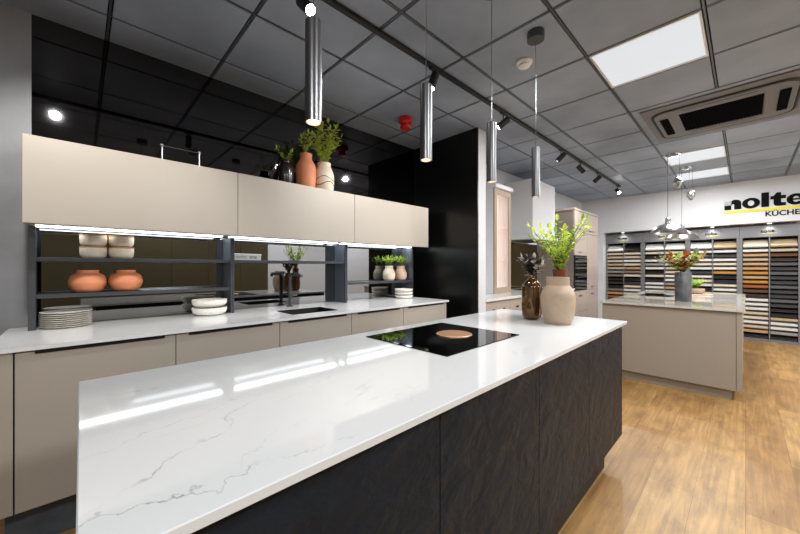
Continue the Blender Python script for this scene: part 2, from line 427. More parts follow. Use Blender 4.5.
# worktop with a sink cut-out
SX0, SX1, SY0, SY1 = 1.09, 1.49, 2.245, 2.56
m = MB(); z0, z1 = WR-.018, WR; x0, x1, y0, y1 = -.29, 2.755, 2.134, YM-.008
m.box(x0, SX0, y0, y1, z0, z1); m.box(SX1, x1, y0, y1, z0, z1); m.box(SX0, SX1, y0, SY0, z0, z1); m.box(SX0, SX1, SY1, y1, z0, z1)
bmesh.ops.remove_doubles(m.bm, verts=m.bm.verts[:], dist=1e-5)
tag(m.build('worktop', Q_RUN, at=(1.2, 2.5, WR-.018), smooth=False), 'long white quartz worktop on the champagne cabinets, with the sink cut in', 'worktop')
t = thing('sink', 'black rectangular sink set into the white wall worktop', 'sink', ((SX0+SX1)/2, (SY0+SY1)/2, WR-.2))
m = MB(); e = .012
m.box(SX0+.001, SX0+e, SY0+.001, SY1-.001, WR-.19, WR-.002); m.box(SX1-e, SX1-.001, SY0+.001, SY1-.001, WR-.19, WR-.002)
m.box(SX0+e, SX1-e, SY0+.001, SY0+e, WR-.19, WR-.002); m.box(SX0+e, SX1-e, SY1-e, SY1-.001, WR-.19, WR-.002); m.box(SX0+.001, SX1-.001, SY0+.001, SY1-.001, WR-.20, WR-.19)
m.build('basin', BLACK, t)
MB().cyl((1.29, 2.40, WR-.19), (1.29, 2.40, WR-.185), .04).build('drain', STEEL, t)
t = thing('tap', 'tall square black kitchen tap behind the sink', 'tap', (1.31, 2.745, WR))
MB().cyl((1.31, 2.745, WR), (1.31, 2.745, WR+.012), .028).build('base', BLACK_METAL, t)
arc = [(1.31, 2.745, WR+.01), (1.31, 2.745, WR+.24)]+[(1.31, 2.745-.04*(1-math.cos(a)), WR+.24+.04*math.sin(a)) for a in (.4, .8, 1.2, 1.57)]+[(1.31, 2.56, WR+.28), (1.31, 2.545, WR+.275), (1.31, 2.54, WR+.255)]
MB().tube(arc, .014, 10).build('spout', BLACK_METAL, t)
MB().cyl((1.324, 2.745, WR+.09), (1.375, 2.745, WR+.10), .008).build('lever', BLACK_METAL, t)

# smoked mirror backsplash
tag(B(-.195, 2.80, YM-.0065, YM-.0005, WR+.0005, 1.470).build('mirror_backsplash', MIRROR, at=(1.3, YM, WR)), 'smoked mirror splashback behind the open metal shelves', 'mirror')

# upper cabinets
UX = [-.21, .79, 1.79, 2.80]; UY = 2.455; UZ0, UZ1 = 1.472, 1.910
ulab = ['champagne wall cabinet at the left end, beside the grey wall', 'middle champagne wall cabinet under the trio of vases', 'champagne wall cabinet at the right end, beside the black wall']
for k in range(3):
    a, b = UX[k], UX[k+1]
    t = thing('wall_cabinet', ulab[k], 'cabinet', ((a+b)/2, YM-.18, UZ0), 'wall cabinets')
    B(a+.001, b-.001, UY+.022, YM-.001, UZ0+.012, UZ1-.001).build('carcass', TAUPE_D, t)
    B(a+.0015, b-.0015, UY, UY+.021, UZ0, UZ1, .0015).build('lift_door', TAUPE, t)
    B(a+.03, b-.03, YM-.15, YM-.08, UZ0+.006, UZ0+.0115).build('light_strip', LED, t)

# open metal shelving between worktop and uppers
PX = [-.205, .815, 1.835, 2.76]; PY = 2.665
SH1, SH2 = 1.306, 1.102
slab = ['dark metal shelf bay at the left, with two shelves of bowls and terracotta pots', 'dark metal shelf bay in the middle above the sink, one high shelf', 'dark metal shelf bay at the right, one low shelf of small vases']
for k in range(3):
    a, b = PX[k], PX[k+1]
    t = thing('shelf_unit', slab[k], 'shelf', ((a+b)/2, YM-.09, WR), 'open metal shelf bays')
    for s in (0, 1):
        x0 = a+.0005 if s == 0 else b-.0125
        u = B(x0, x0+.012, PY+.002, YM-.008, WR, 1.472).build('side_panel', FRAME, t)
        B(x0, x0+(.028 if k == 0 and s == 0 else .012), PY-.014, PY+.0015, WR, 1.472, .001).build('edge_profile', BLACK_METAL, u)
    for z in {0: (SH1, SH2), 1: (SH1,), 2: (SH2,)}[k]:
        B(a+.013, b-.013, PY-.002, YM-.008, z-.022, z, .001).build('shelf', BLACK_METAL, t)

# --- dishes and pots
def pot(name, label, cat, c, prof, m, group=None, n=6, seg=36, smooth=True):
    o = MB().lathe(vessel(smoothprof(prof, n) if n else prof), c, seg).build(name, m, at=c)
    return tag(o, label, cat, group)
bowlp = [(.045, 0), (.058, .012), (.0625, .035), (.0625, .062)]
blabs = {(0, 0): 'lower white bowl of the left-hand pair on the top shelf', (0, 1): 'upper white bowl of the left-hand pair on the top shelf',
         (1, 0): 'lower white bowl of the right-hand pair on the top shelf', (1, 1): 'upper white bowl of the right-hand pair on the top shelf'}
for i, x in enumerate((.055, .186)):
    for j in (0, 1):
        c = (x, 2.748, SH1+.0005+j*.0715)
        o = thing('bowl', blabs[(i, j)]+', tan rim', 'bowl', c, 'white bowls on the top shelf')
        MB().lathe(vessel(smoothprof(bowlp)), c, 32).build('body', CREAM, o)
        MB().lathe([(.0575, .062), (.063, .062), (.063, .0705), (.0575, .0705), (.0575, .062)], c, 32).build('rim', TANRIM, o)
potp = [(.050, 0), (.068, .012), (.084, .045), (.086, .068), (.076, .098), (.056, .112), (.050, .117), (.051, .132)]
for x, w in ((.030, 'left of the two'), (.208, 'right of the two')):
    pot('squat_pot', 'squat terracotta pot, the '+w+' on the middle shelf', 'pot', (x, 2.752, SH2+.0005), potp, TERRA, 'terracotta pots on the shelf')
platep = [(.055, 0), (.09, .004), (.108, .0095), (.11, .0105), (.108, .0115), (.088, .0065), (.0, .004)]
for k in range(8):
    c = (-.060, 2.715, WR+.0005+k*.0112)
    w = ['bottom', 'second from the bottom', 'third from the bottom', 'fourth from the bottom', 'fourth from the top', 'third from the top', 'second from the top', 'topmost'][k]
    o = MB().lathe([(0, 0)]+platep, c, 40).build('plate', CREAMSPECK, at=c); tag(o, 'cream plate, '+w+' in the stack at the left end of the worktop', 'plate', 'stacked cream plates')
for k, w in enumerate(('lower', 'upper')):
    c = (.668, 2.672, WR+.0005+k*.056)
    pot('wide_bowl', 'wide cream bowl, the '+w+' of two stacked on the worktop left of the sink', 'bowl', c, [(.07, 0), (.097, .012), (.109, .03), (.111, .054)], CREAMSPECK, 'stacked bowls left of the sink')
for k, w in enumerate(('bottom', 'middle', 'top')):
    c = (2.585, 2.63, WR+.0005+k*.034)
    pot('shallow_bowl', 'cream shallow bowl, the '+w+' of three stacked at the right end of the worktop', 'bowl', c, [(.075, 0), (.092, .008), (.099, .02), (.1, .032)], CREAMSPECK, 'stacked bowls at the right end')

def foliage(name, label, c, mats, stems, h, spread, leafL, nleaf, bow=.5, group=None, low=.35, stem_r=.0022, tilt=(0, 0), cat='plant'):
    t = thing(name, label, cat, c, group)
    sm = MB(); lm = [MB() for _ in mats]
    for k in range(stems):
        a = 2*PI*k/stems+random.uniform(-.4, .4); hh = h*random.uniform(.62, 1.0); s = spread*random.uniform(.35, 1.)
        dx, dy = math.cos(a)*s+tilt[0], math.sin(a)*s+tilt[1]
        pts = [Vector((c[0]+dx*(q**1.5), c[1]+dy*(q**1.5), c[2]+hh*(q-bow*.15*q*q))) for q in [i/7 for i in range(8)]]
        sm.tube(pts, stem_r, 5, stem_r*.5)
        for i in range(nleaf):
            q = low+(1-low)*(i+.5)/nleaf; f = q*7; i0 = min(int(f), 6); p = pts[i0].lerp(pts[i0+1], f-i0)
            aa = random.uniform(0, 2*PI); d = Vector((math.cos(aa), math.sin(aa), random.uniform(-.1, .9)))
            L = leafL*random.uniform(.6, 1.1)
            lm[(k+int(random.random()*1.5)) % len(mats)].leaf(p, d, (0, 0, 1), L, L*.55)
        lm[k % len(mats)].leaf(pts[-1], (dx, dy, .5), (0, 0, 1), leafL, leafL*.5)
    sm.build('stems', STEMM, t)
    for b, m in zip(lm, mats): b.build('leaves', m, t)
    return t
vp = [(.050, 0), (.064, .02), (.070, .06), (.067, .09), (.052, .120), (.045, .132), (.046, .165)]
for x, m_, w, lb in ((2.475, CREAM, 'cream', 'left'), (2.655, PINK, 'blush pink', 'right')):
    pot('small_vase', 'small %s vase with a pale neck on the low right shelf' % w, 'vase', (x, 2.752, SH2+.0005), vp, m_, 'small vases on the right shelf')
    foliage('succulent_sprigs', 'bushy green sprigs standing in the small %s vase' % w, (x, 2.752, SH2+.148), [LEAF_D, LEAF], 22, .12, .085, .030, 12, group='sprigs in small vases', low=.2)
# block sign on the middle shelf
t = thing('sign_block', 'small white block with a printed word on the middle shelf', 'sign', (.945, 2.72, SH1))
B(.845, 1.045, 2.70, 2.735, SH1+.0005, SH1+.05, .002).build('block', OFFWHITE, t)
text_mesh('lettering', 'nolte', .036, .0006, .0004, SIGNGRY, t, (.858, 2.6992, SH1+.014), (1, 0, 0), (0, 0, 1))
text_mesh('lettering', 'neo', .036, .0006, .0012, INKGREY, t, (.955, 2.6992, SH1+.014), (1, 0, 0), (0, 0, 1))

# vases on top of the uppers
zt = UZ1+.0005
pot('tall_vase', 'dark brown-black vase, leftmost of three on the wall cabinets', 'vase', (1.215, 2.62, zt), [(.046, 0), (.058, .03), (.064, .10), (.058, .155), (.042, .185), (.036, .198), (.039, .215)], BLKVASE, 'vases on the wall cabinets')
pot('tall_vase', 'terracotta orange vase, middle of three on the wall cabinets', 'vase', (1.385, 2.60, zt), [(.062, 0), (.078, .04), (.084, .14), (.080, .20), (.058, .245), (.050, .262), (.052, .305)], TERRA, 'vases on the wall cabinets')
cv = (1.565, 2.605, zt)
t = thing('tall_vase', 'cream vase with dark wavy bands, rightmost of three on the wall cabinets', 'vase', cv, 'vases on the wall cabinets')
MB().lathe(vessel(smoothprof([(.066, 0), (.080, .03), (.088, .10), (.084, .165), (.066, .215), (.058, .235), (.060, .265)])), cv, 36).build('body', CREAM, t)
for zz, ph in ((.075, 0), (.12, 1.6)):
    pts = []
    for i in range(49):
        a = 2*PI*i/48; z = zz+.016*math.sin(3*a+ph); r = .0868 if z < .12 else .0865
        pts.append((cv[0]+r*math.cos(a), cv[1]+r*math.sin(a), cv[2]+z))
    MB().tube(pts, .0032, 6).build('painted_band', BLKVASE, t)
foliage('leafy_branches', 'tall lime-green leafy branches standing in the cream banded vase', (cv[0], cv[1], zt+.22), [LEAF], 20, .40, .19, .05, 18, low=.12, group='branches on the wall cabinets')
foliage('leafy_branches', 'lime-green sprigs standing in the terracotta orange vase', (1.385, 2.60, zt+.26), [LEAF], 7, .26, .10, .04, 9, low=.3, group='branches on the wall cabinets')
foliage('leafy_branches', 'sparse green sprigs standing in the dark brown-black vase', (1.215, 2.62, zt+.18), [LEAF_D, LEAF], 5, .16, .11, .04, 7, low=.4, group='branches on the wall cabinets')
# slim rail on top of the left upper cabinet
t = thing('display_rail', 'thin metal rail on two short posts on top of the left wall cabinet', 'rail', (.49, 2.66, UZ1))
for x in (.385, .60):
    MB().cyl((x, 2.66, UZ1), (x, 2.66, UZ1+.14), .004, seg=8).build('post', STEEL, t)
    MB().lathe([(0, 0), (.009, .003), (.011, .010), (.009, .017), (0, .020)], (x, 2.66, UZ1+.135), 12).build('knob', STEEL, t)
MB().cyl((.385, 2.66, UZ1+.143), (.60, 2.66, UZ1+.143), .003, seg=8).build('bar', STEEL, t)

# ------------------------------------------------------------------ island
ix = [.10, .688, 1.299, 1.903, 2.545]; IY0, IY1 = .562, 1.40
il = ['black slate-fronted island cabinet nearest the camera, partly out of frame', 'black slate-fronted island cabinet, second from the camera', 'black slate-fronted island cabinet below the round vent end of the hob', 'black slate-fronted island cabinet at the far right end of the island']
for k in range(4):
    a, b = ix[k], ix[k+1]
    t = thing('island_cabinet', il[k], 'cabinet', ((a+b)/2, .98, .16), 'island cabinets')
    B(a, b, IY0+.022, IY1-.022, .16, WI-.02).build('carcass', BLACK, t)
    B(a+.0015, b-.0015, IY0, IY0+.021, .155, WI-.024, .0012).build('door', SLATE, t)
    B(a+.0015, b-.0015, IY1-.021, IY1, .155, WI-.024, .0012).build('door', SLATE, t)
B(2.546, 2.562, IY0, IY1, .155, WI-.0205, .001).build('end_panel', SLATE, t)
t = B(.2, 2.36, .612, 1.30, 0, .1545).build('plinth', BLACK, at=(1.3, 1, 0)); tag(t, 'black recessed plinth under the slate island', 'plinth')
t = B(-.005, 2.569, .535, 1.422, WI-.020, WI, .002).build('worktop', Q_WHITE, at=(1.28, .98, WI-.02), smooth=False); tag(t, 'white veined quartz island worktop in the foreground', 'worktop')
t = thing('hob', 'black glass hob set in the island with a round copper vent', 'hob', (1.335, 1.06, WI))
B(1.035, 1.635, .81, 1.325, WI+.0002, WI+.004, .001).build('glass', GLASSBLACK, t)
MB().lathe([(0, .0042), (.088, .0042), (.092, .006), (.088, .0085), (.080, .007), (.012, .007), (0, .0085)], (1.40, 1.05, WI), 48).build('vent_cover', COPPER, t)

def handle_pts(c, base, dirv, pts): return [(c[0]+dirv[0]*r, c[1]+dirv[1]*r, c[2]+z) for r, z in pts]
cj = (2.155, .815, WI+.0005)
t = thing('jug', 'large sand-coloured ceramic jug on the far end of the island', 'jug', cj)
MB().lathe(vessel(smoothprof([(.072, 0), (.086, .03), (.097, .09), (.100, .15), (.095, .19), (.078, .222), (.068, .236), (.066, .245), (.066, .290)], 6)), cj, 48).build('body', TANJUG, t)
R_ = Vector((.7216*.75+.692*.55, -.692*.75+.7216*.55, 0)).normalized()
MB().tube(handle_pts(cj, 0, R_, [(.062, .268), (.085, .272), (.105, .258), (.113, .235), (.112, .21), (.098, .185)]), .009, 10).build('handle', TANJUG, t)
cb = (2.205, 1.005, WI+.0005)
t = tag(MB().lathe(vessel(smoothprof([(.040, 0), (.056, .015), (.064, .05), (.064, .20), (.058, .232), (.034, .262), (.023, .272), (.021, .288), (.026, .300)], 6), .004), cb, 40).build('glass_bottle', BOTTLE, at=cb),
        'shiny bronze glass bottle vase beside the sand jug', 'vase')
foliage('dried_bouquet', 'dark dried flower heads with pale petals in the bronze bottle', (cb[0], cb[1], WI+.25), [LEAF_K, LEAF_K, PETAL], 24, .18, .10, .045, 16, low=.3, cat='flowers')
cp = (2.375, .885, WI+.0005)
t = tag(MB().lathe(vessel(smoothprof([(.048, 0), (.060, .03), (.066, .10), (.060, .19), (.048, .25), (.044, .28), (.049, .335)], 6), .004), cp, 36).build('rust_vase', TERRA_D, at=cp), 'rust-brown glazed vase standing behind the sand jug', 'vase')
foliage('leafy_plant', 'lime-green leafy branches rising behind the sand jug', (cp[0], cp[1], WI+.29), [LEAF, LEAF, LEAF_D], 22, .40, .21, .05, 17, low=.12)

# ------------------------------------------------------------------ cylinder pendants
PXs = [.504, 1.012, 1.515, 2.03]; PYY = .90
pl = ['slim dark chrome tube pendant nearest the camera', 'slim dark chrome tube pendant, second from the camera', 'slim dark chrome tube pendant, third from the camera', 'slim dark chrome tube pendant farthest along the island']
for x, lb in zip(PXs, pl):
    t = thing('pendant_lamp', lb, 'lamp', (x, PYY, CH), 'tube pendants above the island')
    MB().cyl((x, PYY, CH), (x, PYY, CH-.05), .05, seg=32).build('canopy', BLACK_METAL, t)
    MB().cyl((x, PYY, CH-.05), (x, PYY, 1.99), .0018, seg=6).build('cord', STEEL, t)
    m = MB().lathe([(0, .305), (.022, .305), (.0245, .302), (.0245, 0), (.0215, 0), (.0215, .02), (0, .02)], (x, PYY, 1.687), 28)
    sh = m.build('shade', PEND, t)
    MB().lathe([(0, .013), (.0212, .013), (.0212, .019), (0, .019)], (x, PYY, 1.687), 20).build('bulb', WARM, sh)

# ------------------------------------------------------------------ track and spots
YT = 1.56
t = tag(B(-1.2, 6.95, YT-.017, YT+.017, CH-.024, CH-.0005, .002).build('lighting_track', BLACK, at=(3, YT, CH)), 'long black lighting track along the dark ceiling', 'track')
spots = [(-.17, (.3, 1.3, -1.2), 1, 'behind the first tube pendant, aimed at the left wall cabinet'), (.83, (.15, -1.15, -1.2), 1, 'above the nearest tube pendant, aimed down at the island'),
         (1.83, (-.35, .08, -1.), 1, 'above the second tube pendant, aimed steeply down at the island'), (2.83, (-.6, 1.0, -.9), 1, 'behind the third tube pendant, aimed at the black wall'),
         (4.22, (-.35, 1., -1.), 0, 'first beyond the partition, leaning to the left'), (4.92, (.7, -.6, -.9), 0, 'second beyond the partition, leaning to the right'),
         (5.66, (.2, 1., -.7), 0, 'third beyond the partition, leaning to the left'), (6.83, (-.8, -.6, -.8), 1, 'lit at the far end of the track near the white wall')]
for x, d, on, w in spots:
    t = thing('track_spotlight', 'small black track spotlight '+w, 'spotlight', (x, YT, CH-.024), 'track spotlights')
    B(x-.035, x+.035, YT-.014, YT+.014, CH-.036, CH-.0245, .002).build('adapter', BLACK, t)
    MB().cyl((x, YT, CH-.036), (x, YT, CH-.10), .006, seg=10).build('stem', BLACK_METAL, t)
    dv = Vector(d).normalized(); c = Vector((x, YT, CH-.115))
    M = Matrix.Translation(c-dv*.06) @ dv.to_track_quat('Z', 'Y').to_matrix().to_4x4()
    h = MB().lathe([(0, 0), (.026, 0), (.030, .004), (.030, .12), (.026, .12), (.026, .108), (0, .108)], M=M, seg=24).build('head', BLACK, t)
    MB().lathe([(0, .109), (.0255, .109), (.0255, .113), (0, .113)], M=M, seg=20).build('lens', BULB if on else BULBOFF, h)
    if True:
        ld = bpy.data.lights.new('spot', 'SPOT'); ld.energy = (8 if x == .83 else 17 if x == 1.83 else 55) if on else (9 if x < 4.5 else 20); ld.spot_size = math.radians(150 if x in (.83, 1.83) else 75); ld.spot_blend = .6; ld.shadow_soft_size = .03
        ld.color = (1, .97, .93)
        lo = bpy.data.objects.new('spot_light', ld); COL.objects.link(lo); lo.location = c+dv*.075; lo.rotation_euler = dv.to_track_quat('-Z', 'Y').to_euler()

# ------------------------------------------------------------------ ceiling lamps, AC, sensors
def panel(i, j, lb):
    x0 = gx0+i*T+.012; y0 = gy0+j*T+.012; x1 = x0+T-.024; y1 = y0+T-.024
    t = thing('ceiling_light', lb, 'light', ((x0+x1)/2, (y0+y1)/2, CH), 'square ceiling light panels')
    m = MB(); f = .012
    m.box(x0, x1, y0, y0+f, CH-.004, CH+.025); m.box(x0, x1, y1-f, y1, CH-.004, CH+.025); m.box(x0, x0+f, y0+f, y1-f, CH-.004, CH+.025); m.box(x1-f, x1, y0+f, y1-f, CH-.004, CH+.025)
    m.build('frame', OFFWHITE, t)
    B(x0+f, x1-f, y0+f, y1-f, CH+.004, CH+.012).build('diffuser', LAMP, t)
panel(4, 0, 'large square white ceiling light panel nearest the camera')
panel(9, 0, 'square white ceiling light panel beyond the air conditioner')
panel(11, 0, 'farthest square white ceiling light panel above the wall lettering')
for i, j, lb in ((-3, -2, 'left'), (1, -3, 'middle'), (5, -3, 'right'), (9, -3, 'far')):  # unseen guessed fittings, added behind the camera to help light the room
    tiles2 = (i, j)
    x0 = gx0+i*T+.03; y0 = gy0+j*T+.03
    t = thing('added_fill_light', 'added unseen square fill light on the ceiling behind the camera, '+lb+' end', 'light', (x0+.27, y0+.27, CH))
    B(x0, x0+.54, y0, y0+.54, CH-.03, CH-.0005, .003).build('housing', OFFWHITE, t)
    B(x0+.015, x0+.525, y0+.015, y0+.525, CH-.034, CH-.0305).build('diffuser', LAMP, t)
for nm, x, y, e in [('p', 2.82, .462, 34), ('p', 5.82, .462, 34), ('p', 7.02, .462, 24)]+[('s', gx0+i*T+.3, gy0+j*T+.3, 44) for i, j in ((-3, -2), (1, -3), (5, -3), (9, -3))]:  # 'p' lights the ceiling panels, 's' the added fill lights behind the camera
    ld = bpy.data.lights.new('panel_light', 'AREA'); ld.shape = 'SQUARE'; ld.size = .52; ld.energy = e; ld.color = (.975, .99, 1.)
    lo = bpy.data.objects.new('panel_light', ld); COL.objects.link(lo); lo.location = (x, y, CH-.006 if nm == 'p' else CH-.036)
t = thing('air_conditioner', 'large square ceiling cassette air conditioner with a dark grille', 'air conditioner', (4.32, .16, CH))
cx_, cy_ = 4.32, .162
m = MB(); o_, i_ = .53, .27
for a in ((-o_, o_, -o_, -i_), (-o_, o_, i_, o_), (-o_, -i_, -i_, i_), (i_, o_, -i_, i_)):
    m.box(cx_+a[0], cx_+a[1], cy_+a[2], cy_+a[3], CH-.012, CH+.02)
m.build('panel', mat('grey_plastic', (112, 112, 113), .45), t)
def rrect(hx, hy, r, n=6):
    out = []
    for sx, sy, a0 in ((1, 1, 0), (-1, 1, PI/2), (-1, -1, PI), (1, -1, 3*PI/2)):
        for k in range(n+1):
            a = a0+PI/2*k/n; out.append((cx_+sx*(hx-r)+r*math.cos(a), cy_+sy*(hy-r)+r*math.sin(a)))
    return out
rr = rrect(.42, .47, .12); m = MB(); m.tube([(x, y, CH-.013) for x, y in rr]+[(*rr[0], CH-.013)], .011, 6); m.build('groove', BLACK, t)
m = MB(); rr = rrect(.405, .455, .11); inn = [(cx_+(x-cx_)*.0+(.275 if x > cx_ else -.275), cy_+(.275 if y > cy_ else -.275)) for x, y in rr]
A = [m.bm.verts.new((x, y, CH-.024)) for x, y in rr]; Bv = [m.bm.verts.new((x, y, CH-.024)) for x, y in inn]; n_ = len(rr)
C_ = [m.bm.verts.new((x, y, CH-.0125)) for x, y in rr]
for i in range(n_):
    j = (i+1) % n_; m.bm.faces.new([A[i], A[j], Bv[j], Bv[i]]); m.bm.faces.new([C_[i], C_[j], A[j], A[i]])
bmesh.ops.remove_doubles(m.bm, verts=m.bm.verts[:], dist=1e-5)
m.build('fascia', mat('grey_plastic', (112, 112, 113), .45), t, smooth=False)
for s in (-1, 1):
    B(cx_-.25, cx_+.25, cy_+s*.355, cy_+s*.42, CH-.034, CH-.0245, .004).build('louvre', VOID, t)
    B(cx_+s*.325, cx_+s*.365, cy_-.24, cy_+.24, CH-.028, CH-.0245, .003).build('louvre', mat('grey_plastic', (112, 112, 113), .45), t)
g = MB(); g.box(cx_-.27, cx_+.27, cy_-.27, cy_+.27, CH-.016, CH-.01)
for k in range(22): g.box(cx_-.27, cx_+.27, cy_-.265+k*.0252, cy_-.255+k*.0252, CH-.022, CH-.016)
g.build('grille', VOID, t)
c = (2.26, 1.085, CH)
t = thing('smoke_detector', 'round white smoke detector on the ceiling behind the last tube pendant', 'detector', c)
MB().lathe([(0, 0), (.055, 0), (.055, -.014), (.048, -.022), (0, -.022)], c, 32).build('base', OFFWHITE, t)
MB().lathe([(0, -.022), (.040, -.0222), (.040, -.036), (.030, -.044), (0, -.046)], c, 32).build('cover', OFFWHITE, t)
c = (2.28, 2.30, CH)
t = thing('alarm_beacon', 'red fire alarm sounder on the dark ceiling above the wall cabinets', 'alarm', c)
MB().lathe([(0, 0), (.062, 0), (.066, -.012), (.066, -.045), (.056, -.056), (0, -.056)], c, 28).build('base', RED, t)
MB().lathe([(0, -.056), (.040, -.056), (.040, -.085), (.052, -.092), (.050, -.106), (0, -.110)], c, 28).build('sounder', RED, t)

# ------------------------------------------------------------------ kitchen beyond the partition
FY = 1.93; FW = .905
fx = [3.135, 3.70, 4.25, 4.82, 5.39, 5.79]
for k in range(5):
    a, b = fx[k], fx[k+1]
    w = ['first past the white partition', 'second past the white partition, under the glazed dresser', 'third past the partition, left of the hood', 'under the cooker hood', 'narrow, against the tall oven housing'][k]
    t = thing('drawer_cabinet', 'cashmere drawer unit in the far kitchen, '+w, 'cabinet', ((a+b)/2, 2.2, 0), 'drawer units in the far kitchen')
    B(a+.001, b-.001, FY+.042, 2.545, .1, FW-.031).build('carcass', CASHMERE, t)
    B(a+.001, b-.001, FY+.07, 2.5, 0, .0995).build('plinth', CASHMERE, t)
    for z0, z1 in ((.10, .42), (.425, .67), (.675, .868)):
        d = B(a+.003, b-.003, FY+.02, FY+.041, z0, z1, .002).build('drawer', CASHMERE, t)
        for q in (.3, .7):
            xx = a+(b-a)*q; MB().cyl((xx, FY+.02, (z0+z1)/2), (xx, FY-.004, (z0+z1)/2), .008, .015, 12).build('knob', BLACK_METAL, d)
t = B(3.132, 5.795, FY-.005, 2.548, FW-.03, FW, .002).build('worktop', mat('white_top', (228, 226, 222), .15), at=(4.4, 2.2, FW)); tag(t, 'white worktop of the far kitchen beyond the partition', 'worktop')
# glazed dresser
dx0, dx1, dy = 3.86, 4.29, 2.25
t = thing('dresser', 'tall glass-fronted dresser cabinet lit inside, standing on the far white worktop', 'cabinet', ((dx0+dx1)/2, 2.4, FW))
m = MB(); m.box(dx0, dx0+.02, dy+.022, 2.548, FW+.001, 2.28); m.box(dx1-.02, dx1, dy+.022, 2.548, FW+.001, 2.28); m.box(dx0+.02, dx1-.02, 2.53, 2.548, FW+.001, 2.28)
m.box(dx0+.02, dx1-.02, dy+.022, 2.53, FW+.001, FW+.02); m.box(dx0+.02, dx1-.02, dy+.022, 2.53, 2.26, 2.28)
m.build('carcass', WHITE, t)
m = MB(); f = .06
m.box(dx0, dx0+f, dy, dy+.02, FW+.001, 2.28); m.box(dx1-f, dx1, dy, dy+.02, FW+.001, 2.28); m.box(dx0+f, dx1-f, dy, dy+.02, FW+.001, FW+.075); m.box(dx0+f, dx1-f, dy, dy+.02, 2.205, 2.28)
dr = m.build('door', mat('dresser_frame', (164, 146, 126), .45), t)
m = MB()
for k in range(10):
    xx = dx0+f+.004+(dx1-dx0-2*f-.008)*k/9; m.cyl((xx, dy+.013, FW+.078), (xx, dy+.013, 2.203), .0035, seg=8)
m.build('reeded_glass', mat('reed', (244, 222, 208), .3), dr)
for z in (1.34, 1.78): B(dx0+.021, dx1-.021, dy+.05, 2.52, z, z+.012).build('shelf', DRESSER_IN, t)
B(dx0+.03, dx0+.045, dy+.035, dy+.05, FW+.05, 2.24).build('light_strip', mat('dresser_light', (255, 244, 236), .5, emit=(255, 236, 224), estr=9.), t)
B(dx0-.015, dx1+.015, dy-.03, 2.549, 2.281, 2.34, .008).build('cornice', WHITE, t)
# hood mantel
t = thing('cooker_hood', 'large plain white box cooker hood on the far kitchen wall', 'cooker hood', (5.03, 2.3, 1.62))
B(4.64, 5.43, 2.10, 2.548, 1.70, 2.52, .002).build('canopy', WHITE, t)
B(4.61, 5.46, 2.06, 2.548, 1.655, 1.699, .004).build('mantel', WHITE, t)
B(4.70, 5.37, 2.15, 2.50, 1.647, 1.6545).build('filter', STEEL, t)
t = tag(B(4.31, 5.78, 2.538, 2.5495, FW+.001, 1.64).build('splashback', BRMIRROR, at=(5, 2.54, FW)), 'bronze mirror splashback below the white cooker hood', 'splashback')
t = tag(B(4.74, 5.33, 2.02, 2.45, FW+.0005, FW+.006, .001).build('far_hob', GLASSBLACK, at=(5.03, 2.2, FW)), 'black hob on the far white worktop under the hood', 'hob'); t.name = 'hob'
# tall housing
tx0, txm, tx1 = 5.80, 6.42, 7.05
for a, b, ov, w in ((tx0, txm, 1, 'tall cashmere housing with built-in ovens in the far kitchen'), (txm, tx1, 0, 'tall cashmere larder cabinet between the ovens and the sample racks')):
    t = thing('tall_cabinet', w, 'cabinet', ((a+b)/2, 2.25, 0), 'tall cabinets in the far kitchen')
    B(a, b-.001, FY+.022, 2.548, .1, 2.19, .002).build('carcass', mat('cashmere_side', (140, 129, 120), .5), t)
    B(a+.01, b-.01, FY+.08, 2.5, 0, .0995).build('plinth', CASHMERE, t)
    B(a-.01 if ov else a, b, FY-.006, 2.549, 2.1905, 2.225, .004).build('cornice', CASHMERE, t)
    zs = [(.10, .50), (.505, .85), (1.45, 1.83), (1.835, 2.185)] if ov else [(.10, .85), (.855, 1.83), (1.835, 2.185)]
    for z0, z1 in zs:
        d = B(a+.003, b-.004, FY, FY+.021, z0, z1, .002).build('door', CASHMERE, t)
        B(a+.06 if z1 > 1.83 else a+.2, b-.06 if z1 > 1.83 and False else a+.32, FY-.02, FY-.006, z1-.075 if z1 < 1 else z0+.05, z1-.066 if z1 < 1 else z0+.059, .002).build('handle', STEEL, d)
    if ov:
        for z0, z1 in ((.86, 1.15), (1.155, 1.44)):
            o = B(a+.012, b-.012, FY-.004, FY+.02, z0, z1, .003).build('oven', OVENGLASS, t); o['label'] = 'black glass built-in oven'
            MB().cyl((a+.06, FY-.03, z1-.065), (b-.06, FY-.03, z1-.065), .008, seg=10).build('handle', STEEL, o)
            B(a+.03, b-.03, FY-.006, FY-.0042, z1-.04, z1-.012).build('control_panel', STEEL, o)
            for q in range(3): B(a+.06, b-.06, FY-.0055, FY-.0042, z0+.03+q*.055, z0+.036+q*.055).build('rack', STEEL, o)

